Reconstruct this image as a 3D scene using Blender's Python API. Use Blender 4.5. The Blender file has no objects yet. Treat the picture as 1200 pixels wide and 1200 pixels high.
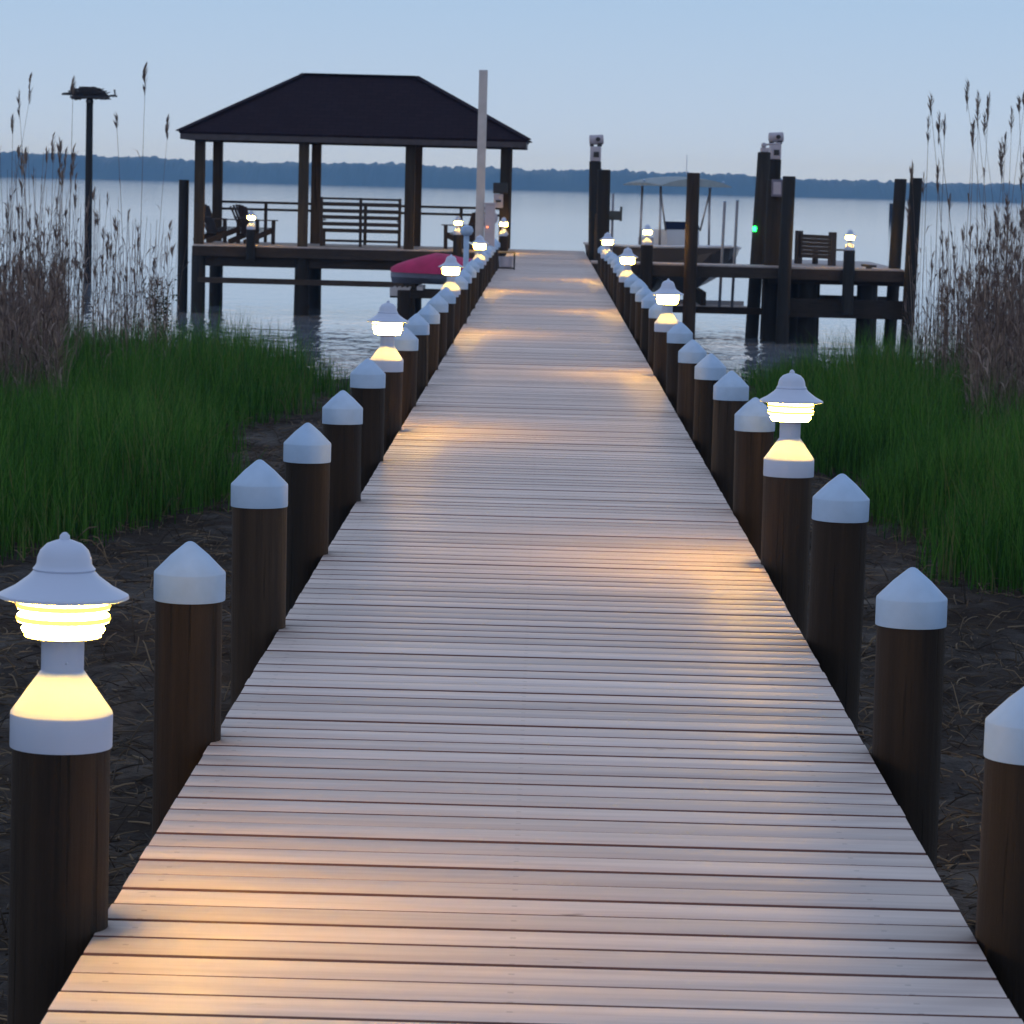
import bpy, bmesh, math, random
import numpy as np
from mathutils import Vector, Matrix, noise
random.seed(7); rng = np.random.default_rng(11)
R = math.radians
scene = bpy.context.scene
COL = scene.collection

# ------------------------------------------------------------------ helpers
def tag(o, label=None, cat=None, group=None, kind=None):
    if label: o['label'] = label
    if cat: o['category'] = cat
    if group: o['group'] = group
    if kind: o['kind'] = kind
    return o

def empty(name, loc=(0, 0, 0), rz=0, label=None, cat=None, group=None):
    o = bpy.data.objects.new(name, None); COL.objects.link(o)
    o.location = loc; o.rotation_euler = (0, 0, rz); o.empty_display_size = .1
    return tag(o, label, cat, group)

def link(name, bm, m, parent=None, smooth=None, label=None):
    me = bpy.data.meshes.new(name)
    if smooth is not None:
        for f in bm.faces: f.smooth = True
        for e in bm.edges:
            if len(e.link_faces) == 2 and e.calc_face_angle(0) > R(smooth): e.smooth = False
    bm.to_mesh(me); bm.free()
    me.materials.append(m)
    o = bpy.data.objects.new(name, me); COL.objects.link(o)
    if parent: o.parent = parent
    if label: o['label'] = label
    return o

def copy_tree(o, parent=None):
    c = o.copy(); COL.objects.link(c)
    if parent: c.parent = parent
    for ch in list(o.children): copy_tree(ch, c)
    return c

def NB(): return bmesh.new()

def box(bm, x0, x1, y0, y1, z0, z1, bev=0):
    vs = [bm.verts.new(p) for p in [(x0,y0,z0),(x1,y0,z0),(x1,y1,z0),(x0,y1,z0),(x0,y0,z1),(x1,y0,z1),(x1,y1,z1),(x0,y1,z1)]]
    fs = [(0,3,2,1),(4,5,6,7),(0,1,5,4),(1,2,6,5),(2,3,7,6),(3,0,4,7)]
    faces = [bm.faces.new([vs[i] for i in f]) for f in fs]
    if bev:
        es = list({e for f in faces for e in f.edges})
        bmesh.ops.bevel(bm, geom=es, offset=bev, segments=2, affect='EDGES', profile=.5)
    return vs

def bar(bm, a, b, w, h, roll=0):
    """rectangular bar from a to b, width w, height h"""
    a = Vector(a); b = Vector(b); d = b - a; L = d.length; d.normalize()
    up = Vector((0, 0, 1)) if abs(d.z) < .95 else Vector((0, 1, 0))
    s = d.cross(up).normalized(); u = s.cross(d).normalized()
    if roll:
        q = Matrix.Rotation(roll, 3, d); s = q @ s; u = q @ u
    vs = []
    for p in (a, b):
        for i, j in ((-1,-1),(1,-1),(1,1),(-1,1)):
            vs.append(bm.verts.new(p + s*i*w/2 + u*j*h/2))
    for f in [(0,3,2,1),(4,5,6,7),(0,1,5,4),(1,2,6,5),(2,3,7,6),(3,0,4,7)]:
        bm.faces.new([vs[i] for i in f])

def tube(bm, pts, rad, n=10, cap=True):
    pts = [Vector(p) for p in pts]
    if not hasattr(rad, '__len__'): rad = [rad]*len(pts)
    rings = []
    for i, p in enumerate(pts):
        d = (pts[min(i+1, len(pts)-1)] - pts[max(i-1, 0)]).normalized()
        up = Vector((0, 0, 1)) if abs(d.z) < .9 else Vector((0, 1, 0))
        s = d.cross(up).normalized(); u = s.cross(d)
        rings.append([bm.verts.new(p + (s*math.cos(2*math.pi*k/n) + u*math.sin(2*math.pi*k/n))*rad[i]) for k in range(n)])
    for a, b in zip(rings, rings[1:]):
        for k in range(n): bm.faces.new((a[k], a[(k+1) % n], b[(k+1) % n], b[k]))
    if cap:
        bm.faces.new(rings[0][::-1]); bm.faces.new(rings[-1])

def lathe(bm, prof, n=40, cx=0, cy=0, lean=(0, 0), z0=0, irr=0, cap_lo=True, cap_hi=True):
    rings = []
    for r, z in prof:
        if r < 1e-5:
            rings.append([bm.verts.new((cx + lean[0]*(z-z0), cy + lean[1]*(z-z0), z))]); continue
        ring = []
        for k in range(n):
            a = 2*math.pi*k/n
            rr = r*(1 + irr*noise.noise(Vector((math.cos(a)*1.5, math.sin(a)*1.5, z*.8 + cx*7 + cy*3))))
            ring.append(bm.verts.new((cx + lean[0]*(z-z0) + rr*math.cos(a), cy + lean[1]*(z-z0) + rr*math.sin(a), z)))
        rings.append(ring)
    for a, b in zip(rings, rings[1:]):
        if len(a) == 1 and len(b) == 1: continue
        if len(a) == 1:
            for k in range(n): bm.faces.new((a[0], b[(k+1) % n], b[k]))
        elif len(b) == 1:
            for k in range(n): bm.faces.new((a[k], a[(k+1) % n], b[0]))
        else:
            for k in range(n): bm.faces.new((a[k], a[(k+1) % n], b[(k+1) % n], b[k]))
    if cap_lo and len(rings[0]) > 1: bm.faces.new(rings[0][::-1])
    if cap_hi and len(rings[-1]) > 1: bm.faces.new(rings[-1])
    bmesh.ops.recalc_face_normals(bm, faces=bm.faces[:])

def mesh_np(name, verts, loops, sizes, m, parent=None, smooth=False):
    me = bpy.data.meshes.new(name)
    me.vertices.add(len(verts)); me.vertices.foreach_set('co', np.asarray(verts, np.float32).ravel())
    me.loops.add(len(loops)); me.loops.foreach_set('vertex_index', np.asarray(loops, np.int32))
    st = np.concatenate([[0], np.cumsum(sizes)[:-1]]).astype(np.int32)
    me.polygons.add(len(sizes)); me.polygons.foreach_set('loop_start', st); me.polygons.foreach_set('loop_total', np.asarray(sizes, np.int32))
    if smooth: me.polygons.foreach_set('use_smooth', np.ones(len(sizes), bool))
    me.update(calc_edges=True); me.validate()
    me.materials.append(m)
    o = bpy.data.objects.new(name, me); COL.objects.link(o)
    if parent: o.parent = parent
    return o

# ------------------------------------------------------------------ materials
class NT:
    def __init__(s, name):
        s.m = bpy.data.materials.new(name); s.m.use_nodes = True
        s.t = s.m.node_tree; s.p = s.t.nodes['Principled BSDF']; s.out = s.t.nodes['Material Output']
    def n(s, typ, **kw):
        nd = s.t.nodes.new(typ)
        for k, v in kw.items():
            if k.startswith('i_'):
                key = k[2:]; key = int(key) if key.isdigit() else key.replace('_', ' ')
                nd.inputs[key].default_value = v
            else: setattr(nd, k, v)
        return nd
    def l(s, a, b): s.t.links.new(a, b)
    def coords(s, scale=(1, 1, 1), space='Object'):
        tc = s.n('ShaderNodeTexCoord'); mp = s.n('ShaderNodeMapping'); mp.inputs['Scale'].default_value = scale
        s.l(tc.outputs[space], mp.inputs[0]); return mp.outputs[0]
    def world(s, scale=(1, 1, 1)):
        g = s.n('ShaderNodeNewGeometry'); mp = s.n('ShaderNodeMapping'); mp.inputs['Scale'].default_value = scale
        s.l(g.outputs['Position'], mp.inputs[0]); return mp.outputs[0]
    def noise(s, co, scale=5, detail=4, rough=.55):
        nd = s.n('ShaderNodeTexNoise', i_Scale=scale, i_Detail=detail, i_Roughness=rough); s.l(co, nd.inputs['Vector']); return nd.outputs[0]
    def ramp(s, fac, stops):
        r = s.n('ShaderNodeValToRGB'); e = r.color_ramp.elements
        while len(e) < len(stops): e.new(.5)
        for el, (p, c) in zip(e, stops): el.position = p; el.color = (*c, 1)
        s.l(fac, r.inputs[0]); return r.outputs[0]
    def mix(s, fac, a, b, mode='MIX'):
        x = s.n('ShaderNodeMix', data_type='RGBA', blend_type=mode)
        for sock, v in ((x.inputs[0], fac), (x.inputs[6], a), (x.inputs[7], b)):
            if isinstance(v, (int, float)): sock.default_value = v
            elif isinstance(v, tuple): sock.default_value = (*v, 1)
            else: s.l(v, sock)
        return x.outputs[2]
    def bump(s, h, strength=.3, dist=.01):
        b = s.n('ShaderNodeBump', i_Strength=strength, i_Distance=dist); s.l(h, b.inputs['Height']); s.l(b.outputs[0], s.p.inputs['Normal'])
    def math(s, op, a, b=None):
        x = s.n('ShaderNodeMath', operation=op)
        for i, v in enumerate((a, b)):
            if v is None: continue
            if isinstance(v, (int, float)): x.inputs[i].default_value = v
            else: s.l(v, x.inputs[i])
        return x.outputs[0]

def simple(name, c, rough=.5, metal=0, var=.25, scale=6, bump=0, spec=None):
    t = NT(name); co = t.coords()
    f = t.noise(co, scale)
    t.l(t.ramp(f, [(.3, tuple(x*(1-var) for x in c)), (.7, tuple(min(1, x*(1+var)) for x in c))]), t.p.inputs['Base Color'])
    t.p.inputs['Roughness'].default_value = rough; t.p.inputs['Metallic'].default_value = metal
    if spec is not None: t.p.inputs['Specular IOR Level'].default_value = spec
    if bump: t.bump(t.noise(co, scale*6), bump, .01)
    return t.m

def wood(name, a, b, rough=.75, grain=(14, 14, .8), bump=.35):
    t = NT(name); co = t.coords(grain); oi = t.n('ShaderNodeObjectInfo')
    add = t.n('ShaderNodeVectorMath', operation='ADD'); t.l(co, add.inputs[0])
    sc = t.n('ShaderNodeVectorMath', operation='SCALE', i_Scale=37.); cb = t.n('ShaderNodeCombineXYZ')
    for i in range(3): t.l(oi.outputs['Random'], cb.inputs[i])
    t.l(cb.outputs[0], sc.inputs[0]); t.l(sc.outputs[0], add.inputs[1]); co = add.outputs[0]
    f = t.noise(co, 1, 8, .72); f2 = t.noise(t.coords((2, 2, .6)), 1.3, 3)
    c = t.mix(f2, t.ramp(f, [(.3, a), (.7, b)]), tuple(x*.6 for x in a))
    hv = t.n('ShaderNodeHueSaturation', i_Saturation=1.0); t.l(c, hv.inputs['Color'])
    t.l(t.math('ADD', t.math('MULTIPLY', oi.outputs['Random'], .9), .45), hv.inputs['Value'])
    ck = t.noise(t.coords(tuple(g_*2.6 if g_ > 2 else g_*1.4 for g_ in grain)), 1, 3, .5); cm = t.ramp(ck, [(.33, (1, 1, 1)), (.40, (0, 0, 0))])
    t.l(t.mix(t.math('MULTIPLY', cm, .75), hv.outputs[0], (.006, .005, .004)), t.p.inputs['Base Color'])
    t.p.inputs['Roughness'].default_value = rough; t.p.inputs['Specular IOR Level'].default_value = .3
    t.bump(t.math('SUBTRACT', f, cm), bump, .01); return t.m

M_pile = wood('piling_wood', (.012, .0075, .006), (.080, .050, .030), grain=(16, 16, .6), bump=.9)
M_pile_dark = wood('dark_piling_wood', (.012, .012, .012), (.035, .032, .030))
M_frame = wood('framing_wood', (.03, .022, .018), (.075, .055, .042), grain=(2, 12, 12))
M_postw = wood('pavilion_post_wood', (.035, .026, .016), (.12, .085, .05))
M_furn = simple('stained_furniture_wood', (.020, .016, .017), .6)
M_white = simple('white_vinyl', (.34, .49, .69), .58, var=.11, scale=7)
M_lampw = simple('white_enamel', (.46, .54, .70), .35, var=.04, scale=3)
M_alu = simple('aluminium', (.42, .42, .45), .45, metal=.7, var=.1)
M_greybox = simple('grey_plastic', (.38, .36, .42), .5, var=.08)
M_blackp = simple('black_plastic', (.012, .012, .014), .5)
M_pinkc = simple('magenta_canvas', (.40, .018, .10), .75, var=.2, scale=3, bump=.2)
M_hull = simple('boat_hull_paint', (.085, .075, .07), .25, var=.1, scale=1)
M_gel = simple('white_gelcoat', (.55, .60, .68), .3, var=.06, scale=1)
M_ttop = simple('grey_canvas', (.27, .33, .36), .8, var=.1)
M_pvc = simple('pvc_pipe', (.22, .23, .27), .5, var=.1)
M_winds = simple('tinted_acrylic', (.02, .03, .07), .12, var=.1)
M_navy = simple('watercraft_hull', (.13, .14, .19), .3, var=.1)
M_orange = simple('orange_plastic', (.7, .25, .03), .5, var=.1)
M_nest = simple('nest_sticks', (.03, .022, .018), .9, var=.4, scale=20)
M_lid = simple('lamplit_lid', (.40, .24, .10), .6, var=.15)  # orange lamplight on the bin top is put into the lid colour

# shingles
t = NT('dark_shingles'); co = t.coords()
br = t.n('ShaderNodeTexBrick', i_Scale=1.0); br.inputs['Color1'].default_value = (.018, .011, .016, 1); br.inputs['Color2'].default_value = (.022, .014, .019, 1); br.inputs['Mortar'].default_value = (.013, .008, .012, 1)
br.inputs['Brick Width'].default_value = .3; br.inputs['Row Height'].default_value = .14; br.inputs['Mortar Size'].default_value = .008
mp = t.n('ShaderNodeMapping'); mp.inputs['Rotation'].default_value = (0, 0, 0); t.l(co, mp.inputs[0]); t.l(mp.outputs[0], br.inputs[0])
t.l(br.outputs[0], t.p.inputs['Base Color']); t.p.inputs['Roughness'].default_value = .95; t.p.inputs['Specular IOR Level'].default_value = .1
M_roof = t.m

# deck boards
t = NT('deck_boards'); g = t.n('ShaderNodeNewGeometry')
w = t.world((.9, 16, 3)); f = t.noise(w, 1.5, 6, .6)
w2 = t.world((.9, .5, 1)); f2 = t.noise(w2, 1.1, 4)
rnd = g.outputs['Random Per Island']
top = t.ramp(f, [(.25, (.48, .41, .385)), (.55, (.63, .55, .515)), (.8, (.71, .63, .59))])
hv = t.n('ShaderNodeHueSaturation', i_Saturation=1.0); t.l(top, hv.inputs['Color'])
t.l(t.math('ADD', t.math('MULTIPLY', rnd, .34), .78), hv.inputs['Value'])
top = t.mix(t.math('MULTIPLY', f2, .35), hv.outputs[0], (.40, .34, .33))
# knots and scuffs
kn = t.noise(t.world((3, 9, 1)), 2.2, 2); kf = t.ramp(kn, [(.735, (0, 0, 0)), (.78, (1, 1, 1))])
top = t.mix(t.math('MULTIPLY', kf, .6), top, (.10, .075, .07))
# screw heads along the stringers
sx = t.n('ShaderNodeSeparateXYZ'); t.l(g.outputs['Position'], sx.inputs[0])
ax = t.math('ABSOLUTE', t.math('SUBTRACT', t.math('PINGPONG', t.math('ADD', sx.outputs[0], 1.2), .39), .39)); 
fy = t.math('ABSOLUTE', t.math('SUBTRACT', t.math('FRACT', t.math('DIVIDE', sx.outputs[1], .0735)), .5))
scr = t.math('MULTIPLY', t.math('LESS_THAN', ax, .006), t.math('LESS_THAN', fy, .07))
top = t.mix(t.math('MULTIPLY', scr, .3), top, (.05, .045, .045))
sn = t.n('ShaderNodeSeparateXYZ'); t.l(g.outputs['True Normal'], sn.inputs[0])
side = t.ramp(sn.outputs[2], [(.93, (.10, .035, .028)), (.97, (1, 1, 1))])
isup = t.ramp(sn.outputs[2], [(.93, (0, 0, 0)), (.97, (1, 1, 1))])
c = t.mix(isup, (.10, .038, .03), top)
t.l(c, t.p.inputs['Base Color'])
t.l(t.math('ADD', t.math('MULTIPLY', f2, .2), .48), t.p.inputs['Roughness'])
t.p.inputs['Specular IOR Level'].default_value = .5
t.bump(f, .25, .004); M_deck = t.m

# lamp lens
t = NT('lit_lens'); em = t.n('ShaderNodeEmission')
tc = t.n('ShaderNodeTexCoord'); sp = t.n('ShaderNodeSeparateXYZ'); t.l(tc.outputs['Object'], sp.inputs[0])
r2 = t.math('SQRT', t.math('ADD', t.math('MULTIPLY', sp.outputs[0], sp.outputs[0]), t.math('MULTIPLY', sp.outputs[1], sp.outputs[1])))
rim = t.ramp(t.math('MULTIPLY', r2, 10), [(.905, (0, 0, 0)), (.94, (1, 1, 1))])
t.l(t.mix(rim, (1, .50, .045), (1, .66, .12)), em.inputs[0])
mr = t.n('ShaderNodeMapRange'); mr.inputs['To Min'].default_value = 360; mr.inputs['To Max'].default_value = 2.4; t.l(rim, mr.inputs[0]); t.l(mr.outputs[0], em.inputs[1])
t.l(em.outputs[0], t.out.inputs[0]); M_lens = t.m
t = NT('green_light'); em = t.n('ShaderNodeEmission'); em.inputs[0].default_value = (.02, 1, .12, 1); em.inputs[1].default_value = 8
t.l(em.outputs[0], t.out.inputs[0]); M_green = t.m
t = NT('red_light'); em = t.n('ShaderNodeEmission'); em.inputs[0].default_value = (1, .25, .1, 1); em.inputs[1].default_value = 2.5
t.l(em.outputs[0], t.out.inputs[0]); M_red = t.m

# mud
t = NT('marsh_mud'); w = t.world()
f = t.noise(w, 1.2, 8, .65); f2 = t.noise(w, 14, 6, .7)
c = t.mix(f2, t.ramp(f, [(.35, (.008, .006, .005)), (.6, (.028, .019, .013)), (.75, (.06, .040, .026))]), (.016, .011, .009))
t.l(c, t.p.inputs['Base Color']); t.l(t.ramp(f, [(.4, (.55,)*3), (.6, (.95,)*3)]), t.p.inputs['Roughness'])
t.p.inputs['Specular IOR Level'].default_value = .25
t.bump(f2, 1, .05); M_mud = t.m

# water
t = NT('river_water'); w = t.world((1, .38, 1))
f = t.noise(w, 1.6, 4, .6); fb = t.noise(t.world((.05, .02, 1)), 1, 3)
fn = t.noise(t.world((.55, .22, 1)), 2.2, 3, .5)
t.p.inputs['Base Color'].default_value = (.22, .26, .31, 1); t.p.inputs['Roughness'].default_value = .06
t.p.inputs['IOR'].default_value = 1.333
sy = t.n('ShaderNodeSeparateXYZ'); g = t.n('ShaderNodeNewGeometry'); t.l(g.outputs['Position'], sy.inputs[0])
near = t.n('ShaderNodeMapRange'); near.inputs['From Min'].default_value = 62; near.inputs['From Max'].default_value = 84; near.inputs['To Min'].default_value = 1; near.inputs['To Max'].default_value = 0
t.l(sy.outputs[1], near.inputs[0])
b1 = t.n('ShaderNodeBump', i_Distance=.05); t.l(t.math('MULTIPLY', fb, .6), b1.inputs['Strength']); t.l(f, b1.inputs['Height'])
b2 = t.n('ShaderNodeBump', i_Distance=.15); t.l(near.outputs[0], b2.inputs['Strength']); t.l(fn, b2.inputs['Height']); t.l(b1.outputs[0], b2.inputs['Normal'])
t.l(b2.outputs[0], t.p.inputs['Normal'])
M_water = t.m

def blade_mat(name, stops, vscale=.7, trans=.3, spread=.5):
    t = NT(name); g = t.n('ShaderNodeNewGeometry'); w = t.world((1, 1, .3)); f = t.noise(w, vscale, 3)
    mixf = t.math('ADD', t.math('MULTIPLY', f, 1-spread), t.math('MULTIPLY', g.outputs['Random Per Island'], spread))
    c = t.ramp(mixf, stops)
    t.l(c, t.p.inputs['Base Color']); t.p.inputs['Roughness'].default_value = .6; t.p.inputs['Specular IOR Level'].default_value = .15
    tr = t.n('ShaderNodeBsdfTranslucent'); t.l(c, tr.inputs[0]); mx = t.n('ShaderNodeMixShader', i_0=trans)
    t.l(t.p.outputs[0], mx.inputs[1]); t.l(tr.outputs[0], mx.inputs[2]); t.l(mx.outputs[0], t.out.inputs[0]); return t.m
M_grass = blade_mat('marsh_grass', [(.2, (.015, .056, .009)), (.45, (.036, .135, .018)), (.72, (.085, .23, .036)), (.80, (.16, .17, .07))], .5, .35, .6)
M_reed = blade_mat('dry_reeds', [(.2, (.085, .063, .060)), (.5, (.17, .13, .118)), (.85, (.30, .24, .20))], 1, .15, .7)
M_straw = blade_mat('straw_debris', [(.2, (.02, .015, .011)), (.6, (.07, .052, .034)), (.92, (.22, .17, .11))], 1, 0, .8)
M_wood_far = blade_mat('far_trees', [(.3, (.02, .035, .018)), (.7, (.04, .06, .03))], .02, 0, .1)
M_leaf = blade_mat('dark_leaves', [(.3, (.012, .03, .010)), (.7, (.03, .06, .02))], 3, .2, .5)

# ------------------------------------------------------------------ terrain, water
def zground(x, y):
    n1 = noise.noise(Vector((x*.35, y*.35, 1.7))); n2 = noise.noise(Vector((x*1.7, y*1.7, 4.2)))
    shore = 48.5 + 1.6*noise.noise(Vector((x*.18, 3.3, 0))) + .02*abs(x)
    s = 1/(1 + math.exp(-(y - shore - 1)*.9))
    n3 = noise.noise(Vector((x*4.5, y*4.5, 6.1))); n4 = abs(noise.noise(Vector((x*2.6, y*2.6, 2.1))))
    return -1.27 + .05*n1 + .04*n2 + .035*n3 - .06*n4 - s*1.6
xs = np.unique(np.concatenate([np.linspace(-300, -16, 18), np.linspace(-16, -9, 20), np.linspace(-9, 9, 226), np.linspace(9, 16, 20), np.linspace(16, 300, 18)]).round(4))
ys = np.unique(np.concatenate([np.linspace(-120, 2, 16), np.linspace(2, 56, 520), np.linspace(56, 90, 8)]).round(4))
V = [(x, y, zground(x, y)) for y in ys for x in xs]
nx, ny = len(xs), len(ys); L = []
for j in range(ny-1):
    for i in range(nx-1):
        a = j*nx+i; L += [a, a+1, a+nx+1, a+nx]
tag(mesh_np('ground', V, L, [4]*((nx-1)*(ny-1)), M_mud, smooth=True), kind='structure')
WZ = -1.6
bm = NB()
vs = [bm.verts.new(p) for p in [(-6000, 40, WZ), (6000, 40, WZ), (6000, 2600, WZ), (-6000, 2600, WZ)]]
bm.faces.new(vs); tag(link('water', bm, M_water), kind='structure')

# far wooded shore
V = []; L = []; nxx, nyy = 2600, 12
for j in range(nyy):
    for i in range(nxx):
        x = -1100 + 2200*i/(nxx-1); y = 2440 + 12*j
        env = math.sin(min(1, j/4)*math.pi/2) if j < 9 else max(0, (11-j)/3)
        h = 15.8 + 2.6*noise.noise(Vector((x*.006, 1, 0))) - .0055*x + 2.6*noise.noise(Vector((x*.03, y*.03, 3))) + 2.6*noise.noise(Vector((x*.14, y*.1, 8))) + 1.6*noise.noise(Vector((x*.4, y*.3, 18)))
        V.append((x, y + 5*noise.noise(Vector((x*.05, j, 5))), -2.2 + h*env))
for j in range(nyy-1):
    for i in range(nxx-1):
        a = j*nxx+i; L += [a, a+1, a+nxx+1, a+nxx]
tag(mesh_np('far_wood', V, L, [4]*((nxx-1)*(nyy-1)), M_wood_far, smooth=False), 'low wooded shore hazy blue across the river', 'woodland', kind='stuff')

# ------------------------------------------------------------------ haze
bm = NB(); box(bm, -1500, 1500, -150, 2598, -4.0, 24)
t = NT('haze_air'); t.t.nodes.remove(t.p)
vol = t.n('ShaderNodeVolumePrincipled'); vol.inputs['Color'].default_value = (.22, .52, 1, 1); vol.inputs['Absorption Color'].default_value = (1, 1, 1, 1); vol.inputs['Density'].default_value = .00025; vol.inputs['Anisotropy'].default_value = 0
t.l(vol.outputs[0], t.out.inputs['Volume'])
hz = link('haze', bm, t.m); tag(hz, kind='stuff')

# ------------------------------------------------------------------ main dock
XL, XR = -.885, .935
PITCH = .147; Y0 = 2.6; Y1 = 77.1
dock = empty('dock', (0, 0, 0), 0, 'long straight wooden dock of pale grey crosswise boards leading out over the water', 'dock')
V = []; L = []; S = []
nb = int((Y1-Y0)/PITCH)
for i in range(nb):
    y = Y0 + i*PITCH; gp = .0065*random.uniform(.7, 1.35)
    y0, y1 = y + gp/2, y + PITCH - gp/2
    a = XL + random.uniform(-.002, .0015); b = XR + random.uniform(-.0015, .002); dz = random.uniform(-.0015, .0015)
    b_ = .0045
    prof = [(y0, -.036), (y1, -.036), (y1, -b_), (y1-b_, 0), (y0+b_, 0), (y0, -b_)]
    k = len(V); skew = random.uniform(-.0018, .0018)
    NS = 5
    for s in range(NS+1):
        x = a + (b-a)*s/NS; wv = random.uniform(-.0009, .0009)
        for (py, pz) in prof: V.append((x, py + skew*(x) + wv, pz + dz))
    for s in range(NS):
        for q in range(6):
            L += [k+s*6+q, k+(s+1)*6+q, k+(s+1)*6+(q+1) % 6, k+s*6+(q+1) % 6]; S.append(4)
    L += [k+5-q for q in range(6)]; S.append(6)
    L += [k+NS*6+q for q in range(6)]; S.append(6)
o = mesh_np('decking', V, L, S, M_deck, dock)
bmx = NB(); bmx.from_mesh(o.data); bmesh.ops.recalc_face_normals(bmx, faces=bmx.faces[:]); bmx.to_mesh(o.data); bmx.free()
for x in (XL+.03, XR-.03, -.4, .02, .45):
    bm = NB(); box(bm, x-.02, x+.02, Y0, Y1-.02, -.275, -.0375); link('stringer', bm, M_frame, dock)

def piling_prof(top, bot=-2.6):
    zs = list(np.linspace(bot, top, 9)); return [(.1 + .006*(1-i/8), z) for i, z in enumerate(zs)]

def make_piling(cap=True):
    root = empty('piling'); q_ = .93 if cap else 1
    bm = NB(); lathe(bm, [(r*q_, z) for r, z in piling_prof(.40)], 28, irr=.05); link('post', bm, M_pile, root, 40)
    if cap:
        bm = NB()
        lathe(bm, [(.0955, .384), (.098, .384), (.0985, .387), (.0985, .457), (.0975, .4615), (.052, .508), (.013, .541), (.006, .5445), (0, .5455)], 40, cap_lo=False)
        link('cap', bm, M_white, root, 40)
    return root
def make_lamp():
    root = empty('dock_lamp')
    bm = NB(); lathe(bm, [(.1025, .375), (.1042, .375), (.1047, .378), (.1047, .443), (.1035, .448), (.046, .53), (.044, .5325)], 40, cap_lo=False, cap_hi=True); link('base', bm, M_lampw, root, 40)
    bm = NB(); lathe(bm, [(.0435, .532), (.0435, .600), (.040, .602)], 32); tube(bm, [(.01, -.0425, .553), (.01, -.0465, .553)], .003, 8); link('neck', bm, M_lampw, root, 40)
    bm = NB(); lens = [(.045, .6065)]
    for c, r in ((.6185, .085), (.641, .097), (.667, .097)):
        lens += [(r-.022, c-.012), (r-.004, c-.007), (r, c), (r-.004, c+.007), (r-.022, c+.012)]
    lens += [(.07, .684)]
    lathe(bm, lens, 40); link('lens', bm, M_lens, root, 60)
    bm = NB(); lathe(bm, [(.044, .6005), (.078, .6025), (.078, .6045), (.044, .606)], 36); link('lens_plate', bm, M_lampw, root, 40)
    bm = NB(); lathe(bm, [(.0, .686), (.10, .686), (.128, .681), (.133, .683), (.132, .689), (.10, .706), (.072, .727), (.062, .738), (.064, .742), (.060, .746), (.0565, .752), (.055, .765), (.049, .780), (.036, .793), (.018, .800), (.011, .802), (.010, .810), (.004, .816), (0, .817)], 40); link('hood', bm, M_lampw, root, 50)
    return root
P0 = make_piling(); PL = make_piling(False); L0 = make_lamp()
ordn = ['first', 'second', 'third', 'fourth', 'fifth', 'sixth', 'seventh', 'eighth', 'ninth', 'tenth', 'eleventh', 'twelfth']
first = {'p': True, 'pl': True, 'l': True}
def inst(proto, key, loc, rz, label, cat, group):
    if first.get(key): o = proto; first[key] = False
    else: o = copy_tree(proto)
    o.location = loc; o.rotation_euler = (0, 0, rz); tag(o, label, cat, group); return o
FIX = {('L', 0): 0, ('R', 0): 0, ('L', 1): .003, ('L', 2): .036, ('L', 3): 0, ('L', 4): -.01, ('L', 5): .024, ('R', 1): -.026, ('R', 2): .034, ('R', 4): .008, ('R', 5): .008, ('R', 6): -.01, ('R', 7): -.03}
def row(side, cx, y0, dy, lampset, n, nm):
    li = -1; cnt = 0
    for k in range(n):
        if (side == 'L' and 25 <= k < 30) or (side == 'R' and k > 23): continue
        x = cx + random.uniform(-.008, .008); y = y0 + dy*k + random.uniform(-.03, .03); dz = FIX.get((side, k), random.uniform(-.010, .010)); x += (.012 if k not in lampset else 0)
        tilt = (random.uniform(-.010, .010), random.uniform(-.010, .010))
        if k in lampset:
            li += 1; cnt = 0
            o = inst(PL, 'pl', (x, y, dz), random.uniform(0, 6), f'dark round piling carrying the {ordn[li]} lamp from the near end, {nm} row', 'piling', 'pilings that carry dock lamps')
            l = inst(L0, 'l', (x, y, dz), random.uniform(-.3, .3), f'lit white hooded lamp, {ordn[li]} from the near end in the {nm} row', 'lamp', 'dock lamps')
            l.rotation_euler.x, l.rotation_euler.y = tilt
        else:
            cnt += 1
            if li < 0: lab = f'white capped piling, {ordn[cnt-1]} from the near end in the {nm} row, before any lamp'
            else: lab = f'white capped piling, {ordn[cnt-1]} beyond the {ordn[li]} lamp in the {nm} row'
            o = inst(P0, 'p', (x, y, dz), random.uniform(0, 6), lab, 'piling', 'white capped pilings along the dock')
        o.rotation_euler.x, o.rotation_euler.y = tilt
row('L', -.972, 6.38, 2.205, {0, 6, 12, 18, 30}, 31, 'left')
row('R', 1.028, 6.47, 2.19, {3, 9, 15, 21}, 28, 'right')

def pile(name, x, y, r, top, lab, cat='piling', grp=None, m=None, lean=(0, 0), bot=-2.8, n=20):
    bm = NB(); zs = np.linspace(bot-0, top, 8)
    lathe(bm, [(r*(1.05-.05*i/7), z-0) for i, z in enumerate(zs)] + [(r*.9, top+.012)], n, lean=lean, z0=0, irr=.05)
    o = link(name, bm, m or M_pile_dark, None, 40); o.location = (x, y, 0)
    return tag(o, lab, cat, grp)
def lamp_at(x, y, lab):
    inst(L0, 'l', (x, y, 0), random.uniform(-.3, .3), lab, 'lamp', 'dock lamps')

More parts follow.
